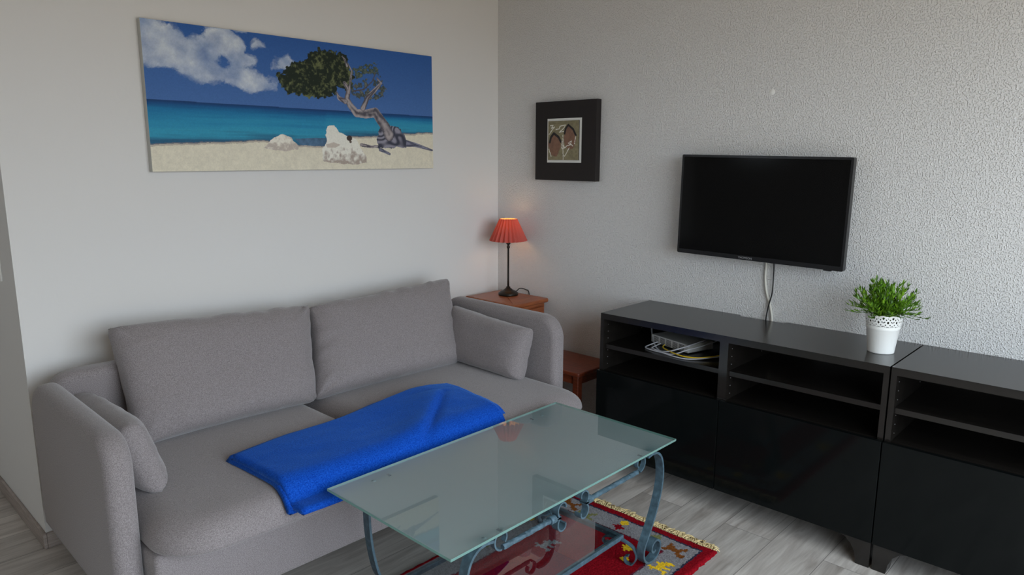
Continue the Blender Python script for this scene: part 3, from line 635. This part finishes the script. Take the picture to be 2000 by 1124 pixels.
def beach(U, V):
    K = 1.45; A = 2.49
    def c3(r, g, b): return np.array(S(r, g, b, K)[:3])
    C = np.zeros(U.shape+(3,)); n1 = fbm(U*30, V*12, 5); n2 = fbm(U*90+9, V*36, 4); nf = vn(U*420, V*170)
    sk = np.clip((V-.48)/.52, 0, 1)[..., None]; C[:] = c3(64, 98, 150)*(1-sk)+c3(42, 80, 138)*sk
    wx = U+(fbm(U*26, V*11+7, 5)-.5)*.045; wy = V+(fbm(U*26+50, V*11, 5)-.5)*.10
    def mix(mask, c, a=1.0):
        a = np.asarray(a); m_ = (mask*a)[..., None] if np.ndim(a) else (mask*float(a))[..., None]; C[:] = C*(1-m_)+c*m_
    sh = np.clip((fbm(U*17+3, V*8+2, 5)-.28)*2.3, 0, 1)[..., None]; cl = c3(128, 144, 172)*(1-sh)+c3(186, 192, 198)*sh
    cm = np.zeros_like(U)
    for q in range(7):
        ax_ = U+(fbm(U*22+q*.13, V*9+7+q*.09, 5)-.5)*.05+(vn(U*160+q*31, V*66)-.5)*.010; ay_ = V+(fbm(U*22+50+q*.13, V*9+q*.09, 5)-.5)*.11+(vn(U*160+q*17, V*66+9)-.5)*.022
        c_ = inpoly(ax_, ay_, PIC['c1']) & ~inpoly(ax_, ay_, PIC['c1hole'])
        for k in ('c2', 'c3', 'c4'): c_ |= inpoly(ax_, ay_, PIC[k])
        cm += c_/7.
    mix(cm, cl, np.clip(.62+.9*(n1-.25), .25, 1))
    # sea
    hz = .482-.013*U
    sand = np.interp(U, [0, .157, .332, .438, .541, .554, .69, .873, 1], [.18, .20, .222, .194, .185, .255, .27, .303, .32])+(fbm(U*60, V*3)-.5)*.018
    d = np.clip((hz-V)/(hz-sand+1e-6), 0, 1)
    st = fbm(U*5, V*42+3, 4); sea = np.zeros_like(C)
    stops = [0, .06, .2, .45, .75, 1]; cols_ = [c3(24, 52, 92), c3(24, 66, 112), c3(28, 100, 142), c3(40, 122, 156), c3(48, 132, 160), c3(40, 84, 112)]
    for q in range(3): sea[..., q] = np.interp(np.clip(d+(st-.45)*.45*np.clip(d*3, 0, 1), 0, 1), stops, [cc[q] for cc in cols_])
    m_ = V < hz; C[m_] = sea[m_]
    sd = c3(196, 190, 172)*(.9+.2*n2)[..., None]; m_ = V < sand; C[m_] = sd[m_]
    m_ = (abs(V-sand) < .012) & (V < sand+.008); C[m_] = (C*.5+c3(120, 108, 104)*.5)[m_]
    m_ = inpoly(wx, V, PIC['surf']); C[m_] = (c3(70, 98, 124)*(.6+.8*n2)[..., None])[m_]
    # tree
    def leaves(P, dens, base, hi, lo_):
        g = fbm(U*110, V*44, 3); g2 = fbm(U*34+5, V*14, 4)
        wxx = U+(fbm(U*90, V*36+7, 3)-.45)*.036; wyy = V+(fbm(U*90+50, V*36, 3)-.45)*.085
        m_ = inpoly(wxx, wyy, P) & (g+.3*g2 > dens); k = np.clip((g2-.36)*1.5+(g-.5)*3.2+(vn(U*300, V*120)-.5)*.7, 0, 1)[..., None]
        c = lo_*(1-k)+hi*k; C[m_] = c[m_]
    leaves(PIC['can'], .05, None, c3(92, 98, 66), c3(30, 38, 30)); leaves(PIC['can2'], .52, None, c3(92, 100, 90), c3(52, 66, 62)); leaves(PIC['can3'], .55, None, c3(98, 100, 94), c3(56, 66, 66))
    def limb(P, w0, w1, ca, cb):
        dd, t = dpoly(U, V, P, A); wd = w0+(w1-w0)*t; m_ = dd < wd
        k = np.clip(.5+.5*np.sin(t*9+dd/wd*4)+(n2-.5)*1.2, 0, 1)[..., None]; c = ca*k+cb*(1-k); C[m_] = c[m_]
    lt, dk = c3(150, 142, 142), c3(72, 70, 78)
    limb(PIC['root2'], .014, .010, lt, dk); limb(PIC['root1'], .030, .008, c3(118, 118, 134), c3(66, 68, 84)); limb(PIC['root3'], .016, .010, c3(118, 118, 134), c3(66, 68, 84))
    wx2 = U+(fbm(U*60, V*25, 3)-.5)*.03; m_ = inpoly(wx2, V+(fbm(U*60+8, V*25, 3)-.5)*.05, PIC['base'])
    k = np.clip(.5+.6*np.sin(70*fbm(U*13+V*3, V*5-U*4, 2)+U*60), 0, 1)[..., None]; c = c3(128, 126, 138)*k+c3(54, 56, 68)*(1-k); C[m_] = c[m_]
    limb(PIC['trunk'], .052, .016, lt, dk); limb(PIC['br1'], .022, .010, lt, dk); limb(PIC['br2'], .024, .008, lt, dk); limb(PIC['br3'], .012, .005, lt, dk)
    limb([(.64, .62), (.648, .72), (.655, .80), (.64, .86)], .012, .004, lt, dk); limb([(.66, .64), (.70, .66), (.735, .73), (.75, .80)], .006, .004, dk, dk)
    # rocks
    for nm, ca, cb in (('rock1', c3(206, 202, 190), c3(168, 158, 148)), ('rock2', c3(204, 202, 192), c3(150, 138, 128))):
        P = PIC[nm]; mr_ = inpoly(U+(n2-.5)*.012, V+(n1-.5)*.03, P); yb = min(p[1] for p in P)
        k = np.clip((V-yb)/.10+(n2-.5)*3.0, 0, 1)[..., None]; c = cb*(1-k)+ca*k; C[mr_] = c[mr_]
    m_ = ((U-.636)/.011)**2+((V-.255)/.022)**2 < 1; C[m_] = c3(60, 50, 46)
    m_ = ((U-.640)/.005)**2+((V-.225)/.010)**2 < 1; C[m_] = c3(80, 70, 62)
    m_ = inpoly(U, V, [(.545, .20), (.575, .22), (.60, .20), (.58, .175), (.55, .175)]); C[m_] = (C*.55+c3(130, 100, 84)*.45)[m_]
    C *= (.94+.12*nf)[..., None]
    return C[..., 0], C[..., 1], C[..., 2]
m_print = paintmat('canvas_print', .75, .25)
grid_object('print', 760, 304, lambda U, V: (PX0+.001+U*(PX1-PX0-.002), -PD+U*0, PZ0+.001+V*(PZ1-PZ0-.002)), beach, m_print, cv)

# ------------------------------------------------------------------ small black framed picture
fp = thing('framed_picture', 'square black framed picture of sandals in sand between corner and television', 'picture', (0, -.51, 1.30))
FY_0, FY_1, FZ0, FZ1, FD = -.722, -.318, 1.307, 1.712, .037
link('frame', box(BM(), -FD, 0, FY_0, FY_1, FZ0, FZ1, .002), m_frame, fp)
def P2(s, t): return (-.30-s*.42, 1.30+t*.42)
m0 = P2(.246, .236); m1 = P2(.786, .772)
link('mat_board', box(BM(), -FD-.0015, -FD+.001, m1[0], m0[0], m0[1], m1[1]), m_card, fp)
Q = {'sole1': [(0.365, 0.58), (0.43, 0.55), (0.471, 0.505), (0.473, 0.421), (0.413, 0.316), (0.37, .31), (0.321, 0.337), (0.269, 0.465), (0.31, 0.539)], 'sole2': [(0.591, 0.685), (0.65, .65), (0.693, 0.595), (0.716, 0.502), (0.671, 0.41), (0.62, .395), (0.563, 0.421), (0.52, 0.505), (0.531, 0.598)], 'st1': [(0.297, 0.486), (0.317, 0.549), (0.362, 0.593), (0.436, 0.548), (0.476, 0.49)], 'st2': [(0.532, 0.588), (0.551, 0.65), (0.59, 0.69), (0.666, 0.637), (0.71, 0.564)]}
QW = [[(0.307, 0.687), (0.349, 0.691), (0.322, 0.655), (0.371, 0.67), (0.322, 0.623), (0.288, 0.582)], [(0.392, 0.638), (0.448, 0.647), (0.461, 0.678), (0.543, 0.691), (0.516, 0.65), (0.449, 0.605), (0.517, 0.614)], [(0.492, 0.495), (0.494, 0.4), (0.535, 0.421), (0.507, 0.463)], [(0.535, 0.411), (0.576, 0.442), (0.63, 0.452), (0.595, 0.473), (0.642, 0.498), (0.63, 0.462), (0.664, 0.436)], [(0.538, 0.311), (0.61, 0.415)], [(0.505, 0.568), (0.518, 0.274)], [(0.708, 0.554), (0.69, 0.461)], [(0.284, 0.401), (0.321, 0.31)]]
IS0, IS1, IT0, IT1 = .270, .755, .268, .742
def sandals(U, V):
    s = IS0+U*(IS1-IS0); t = IT0+V*(IT1-IT0); k3 = lambda r, g, b: np.array(S(r, g, b, 1.45)[:3])
    n = fbm(U*14, V*18, 4); n2 = fbm(U*60, V*70, 3); C = np.zeros(U.shape+(3,)); C[:] = k3(118, 110, 84); C *= (.65+.7*n)[..., None]
    ws = s+(n2-.45)*.02; wt = t+(n-.45)*.02
    for k in ('sole1', 'sole2'): m_ = inpoly(ws, wt, Q[k]); C[m_] = (k3(112, 82, 66)*(.7+.6*n)[..., None])[m_]
    for k, w0 in (('st1', .012), ('st2', .010)): d, _ = dpoly(s, t, Q[k]); C[d < w0+.006*n] = k3(28, 24, 24)
    for P in QW: d, _ = dpoly(ws, t, P); C[d < .0035+.003*n2] = k3(200, 198, 188)
    return C[..., 0], C[..., 1], C[..., 2]
a0 = P2(IS0, IT0); a1 = P2(IS1, IT1)
link('picture_block', box(BM(), -FD-.006, -FD-.001, a1[0], a0[0], a0[1], a1[1]), m_frame, fp)
grid_object('image', 200, 210, lambda U, V: (-FD-.0064+U*0, a0[0]+U*(a1[0]-a0[0]), a0[1]+V*(a1[1]-a0[1])), sandals, paintmat('small_print', .4, .4), fp)

# ------------------------------------------------------------------ nightstand, side table
ns = thing('nightstand', 'reddish brown wooden cabinet in the corner holding the red lamp', 'nightstand', (-.165, -.24, 0))
NX0, NX1, NY0, NY1, NZ = -.305, -.018, -.418, -.045, .664
o = link('top_panel', prism(BM(), rrect(NX0, NX1, NY0, NY1, (.008, .02, .004, .004), 5), NZ-.022, NZ, 'z', bev=.008, seg=4), m_wood, ns); autosmooth(o, 45)
link('body', box(BM(), NX0+.02, NX1-.022, NY0+.02, NY1, .04, NZ-.022, .003), m_wood, ns)
link('plinth', box(BM(), NX0+.012, NX1-.014, NY0+.012, NY1, 0, .05, .004), m_wood, ns)
dr = link('drawer', box(BM(), NX0+.035, NX1-.037, NY0+.010, NY0+.022, .50, .622, .004), m_wood, ns)
b = BM(); lathe(b, [(0, 0), (.007, 0), (.006, .012), (.014, .018), (.012, .026), (0, .029)], n=18); b.transform(Matrix.Translation(((NX0+NX1)/2, NY0+.011, .56)) @ Matrix.Rotation(PI/2, 4, 'X'))
k = link('knob', b, m_bronze, None, smooth=True); k.parent = dr; k.data.transform(ROOTM[ns].inverted())
link('door', box(BM(), NX0+.035, NX1-.037, NY0+.010, NY0+.022, .07, .485, .004), m_wood, ns)
st = thing('side_table', 'low dark red wooden side table between sofa and black bench', 'side table', (-.18, -.70, 0))
SX0, SX1, SY0, SY1, SZ = -.325, -.030, -.868, -.49, .396
o = link('tabletop', prism(BM(), rrect(SX0, SX1, SY0, SY1, (.02,)*4, 5), SZ-.022, SZ, 'z', bev=.007, seg=4), m_wooddk, st); autosmooth(o, 45)
b = BM(); box(b, SX0+.03, SX1-.03, SY0+.03, SY0+.045, SZ-.07, SZ-.022); box(b, SX0+.03, SX1-.03, SY1-.045, SY1-.03, SZ-.07, SZ-.022); box(b, SX0+.03, SX0+.045, SY0+.045, SY1-.045, SZ-.07, SZ-.022); box(b, SX1-.045, SX1-.03, SY0+.045, SY1-.045, SZ-.07, SZ-.022)
link('apron', b, m_wooddk, st)
for x in (SX0+.035, SX1-.035):
    for y in (SY0+.035, SY1-.035):
        link('leg', box(BM(), x-.018, x+.018, y-.018, y+.018, 0, SZ-.022, .006, 3), m_wooddk, st)

# ------------------------------------------------------------------ table lamp
LX, LY, LZ = -.113, -.192, NZ
lp = thing('table_lamp', 'lit bronze table lamp with red pleated shade on the corner nightstand', 'table lamp', (LX, LY, LZ))
b = lathe(BM(), [(0, 0), (.054, 0), (.056, .006), (.055, .014), (.047, .018), (.044, .022), (.034, .026), (.024, .032), (.020, .036), (.0125, .041), (.011, .048), (0, .048)], (LX, LY, LZ), 40)
o = link('base', b, m_bronze, lp, smooth=True)
b = lathe(BM(), [(0, .045), (.0058, .045), (.0052, .10), (.0052, .262), (.009, .268), (.009, .274), (.006, .278), (.006, .284), (.0125, .290), (.010, .298), (.007, .304), (.009, .314), (.009, .36), (0, .36)], (LX, LY, LZ), 20)
o = link('stem', b, m_bronze, lp, smooth=True)
NP = 22
def rf(r, z, a): return r*(1+.11*(2*abs(((a*NP/(2*PI)) % 1)*2-1)-1))
b = lathe(BM(), [(.096-.0515*k/8, .308+.120*k/8) for k in range(9)], (LX, LY, LZ), NP*8, rf)
for v in b.verts:
    a = math.atan2(v.co.y-LY, v.co.x-LX)
    if v.co.z < LZ+.32: v.co.z -= .004*(1-(2*abs(((a*NP/(2*PI)) % 1)*2-1)-1))*.5
o = link('lamp_shade', b, m_shade, lp, smooth=True)
b = lathe(BM(), [(0, .358), (.010, .360), (.013, .372), (.016, .385), (.015, .398), (.008, .408), (0, .411)], (LX, LY, LZ), 18); link('bulb', b, m_bulb, lp, smooth=True)
b = BM()
for k in range(3):
    a = k*2*PI/3+.4; tube(b, [(LX+.006*math.cos(a), LY+.006*math.sin(a), LZ+.352), (LX+.047*math.cos(a), LY+.047*math.sin(a), LZ+.408)], .0011, 6)
link('shade_holder', b, m_bronze, lp)
b = tube(BM(), catmull([(LX+.05, LY+.0, NZ+.010), (LX+.062, LY-.008, NZ+.016), (-.038, LY-.02, NZ+.030), (-.018, LY-.045, NZ+.024), (-.009, LY-.065, NZ+.0), (-.008, LY-.07, NZ-.15), (-.008, LY-.07, .3)], 8), .0028, 8)
link('power_cord', b, m_cableb, lp, smooth=True)

# ------------------------------------------------------------------ potted plant
PXc, PYc, PZc = -.222, -2.163, .74
pp = thing('potted_plant', 'bushy green plant in a white lace-rimmed metal pot on the black bench', 'potted plant', (PXc, PYc, PZc))
RB, RT, HP = .0435, .0605, .138
rr_ = lambda z: RB+(RT-RB)*z/HP
prof = [(0, .002), (RB-.004, .002), (RB, 0), (RB+.0008, .003), (rr_(.006), .006), (rr_(.088), .088), (rr_(.09)+.0012, .090), (rr_(.092), .092), (rr_(.095)+.0012, .0945), (rr_(.098), .0975), (rr_(.098)-.0015, .0975), (rr_(.02)-.0015, .02), (0, .02)]
link('pot', lathe(BM(), prof, (PXc, PYc, PZc), 64), m_white, pp, smooth=True)
bm = BM(); NA, NZr = 288, 26; g = {}
def hole(a, h):   # h 0..1 over the lace height, a in repeats
    for (ca, ch, r) in ((.5, .80, .12), (.0, .50, .13), (.25, .30, .07), (.75, .30, .07), (.5, .18, .07), (.0, .12, .07), (.36, .52, .07), (.64, .52, .07), (.5, .48, .06), (.2, .72, .07), (.8, .72, .07), (.0, .86, .06), (.13, .13, .05), (.87, .13, .05), (.34, .14, .05), (.66, .14, .05)):
        da = min(abs(a-ca), 1-abs(a-ca))
        if (da*1.05)**2+((h-ch)*1.3)**2 < r*r: return True
    return False
for i in range(NA):
    for j in range(NZr+1):
        h = j/NZr; a = i/NA*12 % 1; z = .0975+.042*h+(.004*abs(math.sin(PI*a))*h*h); r = rr_(z)+.0004; an = 2*PI*i/NA
        g[i, j] = bm.verts.new((PXc+r*math.cos(an), PYc+r*math.sin(an), PZc+z))
for i in range(NA):
    for j in range(NZr):
        if not hole(((i+.5)/NA*12) % 1, (j+.5)/NZr): k = (i+1) % NA; bm.faces.new((g[i, j], g[k, j], g[k, j+1], g[i, j+1]))
for v in [v for v in bm.verts if not v.link_faces]: bm.verts.remove(v)
o = link('lace_rim', bm, m_white, pp); md = o.modifiers.new('thick', 'SOLIDIFY'); md.thickness = .0009; md.offset = 0
b = lathe(BM(), [(0, .085), (rr_(.1)-.006, .085), (rr_(.118)-.006, .118), (0, .122)], (PXc, PYc, PZc), 32); link('soil', b, mat('soil', S(40, 34, 26), .95), pp, smooth=True)
ml = mat('leaf_green', rough=.42, spec=.4)
oi = nd(ml, 'ShaderNodeNewGeometry'); setcol(ml, ramp(ml, oi.outputs['Random Per Island'], [(0, S(58, 96, 22)), (.5, S(96, 142, 28)), (.85, S(132, 176, 48)), (1, S(82, 112, 78))]))
ml.node_tree.nodes['Principled BSDF'].inputs['Transmission Weight'].default_value = 0
bm = BM(); rr = random.Random(11)
def leaf(bm, p, d, ln, wd):
    d = d.normalized(); s = d.cross(Vector((rr.uniform(-.4, .4), rr.uniform(-.4, .4), 1))).normalized(); n = s.cross(d); rows = []
    for k, (a, w_) in enumerate(((0, .12), (.25, .75), (.5, 1), (.78, .62), (1, .03))):
        c = p+d*ln*a+n*ln*(.16*a*a); rows.append((bm.verts.new(c-s*wd*w_), bm.verts.new(c-n*wd*.25*w_), bm.verts.new(c+s*wd*w_)))
    for A, B in zip(rows, rows[1:]): bm.faces.new((A[0], A[1], B[1], B[0])); bm.faces.new((A[1], A[2], B[2], B[1]))
for i in range(115):
    az = rr.uniform(0, 2*PI); el = math.acos(rr.uniform(.12, 1.0)) if i % 4 else rr.uniform(.0, .4); ln = rr.uniform(.075, .112)*(1.0+.12*math.cos(el))
    d = Vector((math.sin(el)*math.cos(az), math.sin(el)*math.sin(az), math.cos(el))); rb = rr.uniform(0, .036)
    p0 = Vector((PXc+rb*math.cos(az), PYc+rb*math.sin(az), PZc+.118)); p1 = p0+Vector((d.x*.25, d.y*.25, .55))*ln*.5; p2 = p0+d*ln+Vector((0, 0, .01))
    pa = catmull([p0, p1, p2], 6); tube(bm, pa, .0008, 4)
    for k in range(3, len(pa)):
        if k % 1: continue
        tg = (pa[k]-pa[k-1]).normalized()
        for s in (0, 1, 2):
            a2 = rr.uniform(0, 2*PI); q = Vector((math.cos(a2), math.sin(a2), rr.uniform(-.2, .5))); leaf(bm, pa[k], tg*1.0+q*.75, rr.uniform(.014, .026), rr.uniform(.0022, .0036))
    leaf(bm, pa[-1], d+Vector((0, 0, .2)), .022, .003)
link('foliage', bm, ml, pp, smooth=True)

# ------------------------------------------------------------------ router and its cables
rt = thing('router', 'pale grey slotted router box on the shelf under the bench top', 'router', (-.2, -1.34, .597), 0)
RM = Matrix.Translation((-.185, -1.335, .597)) @ Matrix.Rotation(math.radians(-16), 4, 'Z')
b = box(BM(), -.075, .075, -.118, .118, .004, .040, .004, 3); b.transform(RM); link('housing', b, m_router, rt)
b = BM()
for c in range(5):
    for k in range(6): box(b, -.0758, -.0745, .098-c*.040-.030, .098-c*.040, .0085+k*.0048, .0108+k*.0048)
b.transform(RM); link('vents', b, m_dark, rt)
for (x, y) in ((-.06, -.1), (.06, -.1), (-.06, .1), (.06, .1)):
    b = lathe(BM(), [(0, 0), (.006, 0), (.006, .005), (0, .005)], (x, y, 0), 10); b.transform(RM); link('foot', b, m_dark, rt)
Z = .597
def cable(pts, r, m, label, grp='cables around the router'):
    return tag(link('network_cable', tube(BM(), catmull(pts, 8), r, 8), m, smooth=True), label, 'cable', grp)
cable([(-.05, -1.08, Z+.10), (-.10, -1.12, Z+.075), (-.20, -1.19, Z+.035), (-.30, -1.275, Z+.006), (-.335, -1.34, Z+.004), (-.315, -1.41, Z+.03), (-.24, -1.45, Z+.048), (-.12, -1.47, Z+.055)], .0032, m_cableg, 'grey network cable dropping from upper left and crossing before the router')
cable([(-.262, -1.26, Z+.020), (-.300, -1.235, Z+.006), (-.335, -1.245, Z+.004), (-.352, -1.31, Z+.004), (-.345, -1.385, Z+.004), (-.32, -1.44, Z+.028), (-.24, -1.49, Z+.045), (-.12, -1.51, Z+.06)], .0028, m_cableg, 'grey network cable looping widest in front of the router')
cable([(-.268, -1.28, Z+.018), (-.315, -1.265, Z+.005), (-.345, -1.29, Z+.010), (-.368, -1.39, Z+.004), (-.365, -1.47, Z+.004), (-.30, -1.54, Z+.01), (-.2, -1.60, Z+.02)], .0026, m_cableg, 'grey network cable lying lowest along the shelf edge')
cable([(-.270, -1.30, Z+.016), (-.305, -1.315, Z+.012), (-.345, -1.39, Z+.010), (-.352, -1.46, Z+.008), (-.31, -1.53, Z+.012), (-.2, -1.615, Z+.03)], .0026, m_cabley, 'yellow network cable curving in front of the router')
tag(link('cable_plug', box(BM(), -.098, -.090, -1.155, -1.135, Z+.083, Z+.10, .002), m_cablew), 'small white plug hanging at the left above the router', 'plug')
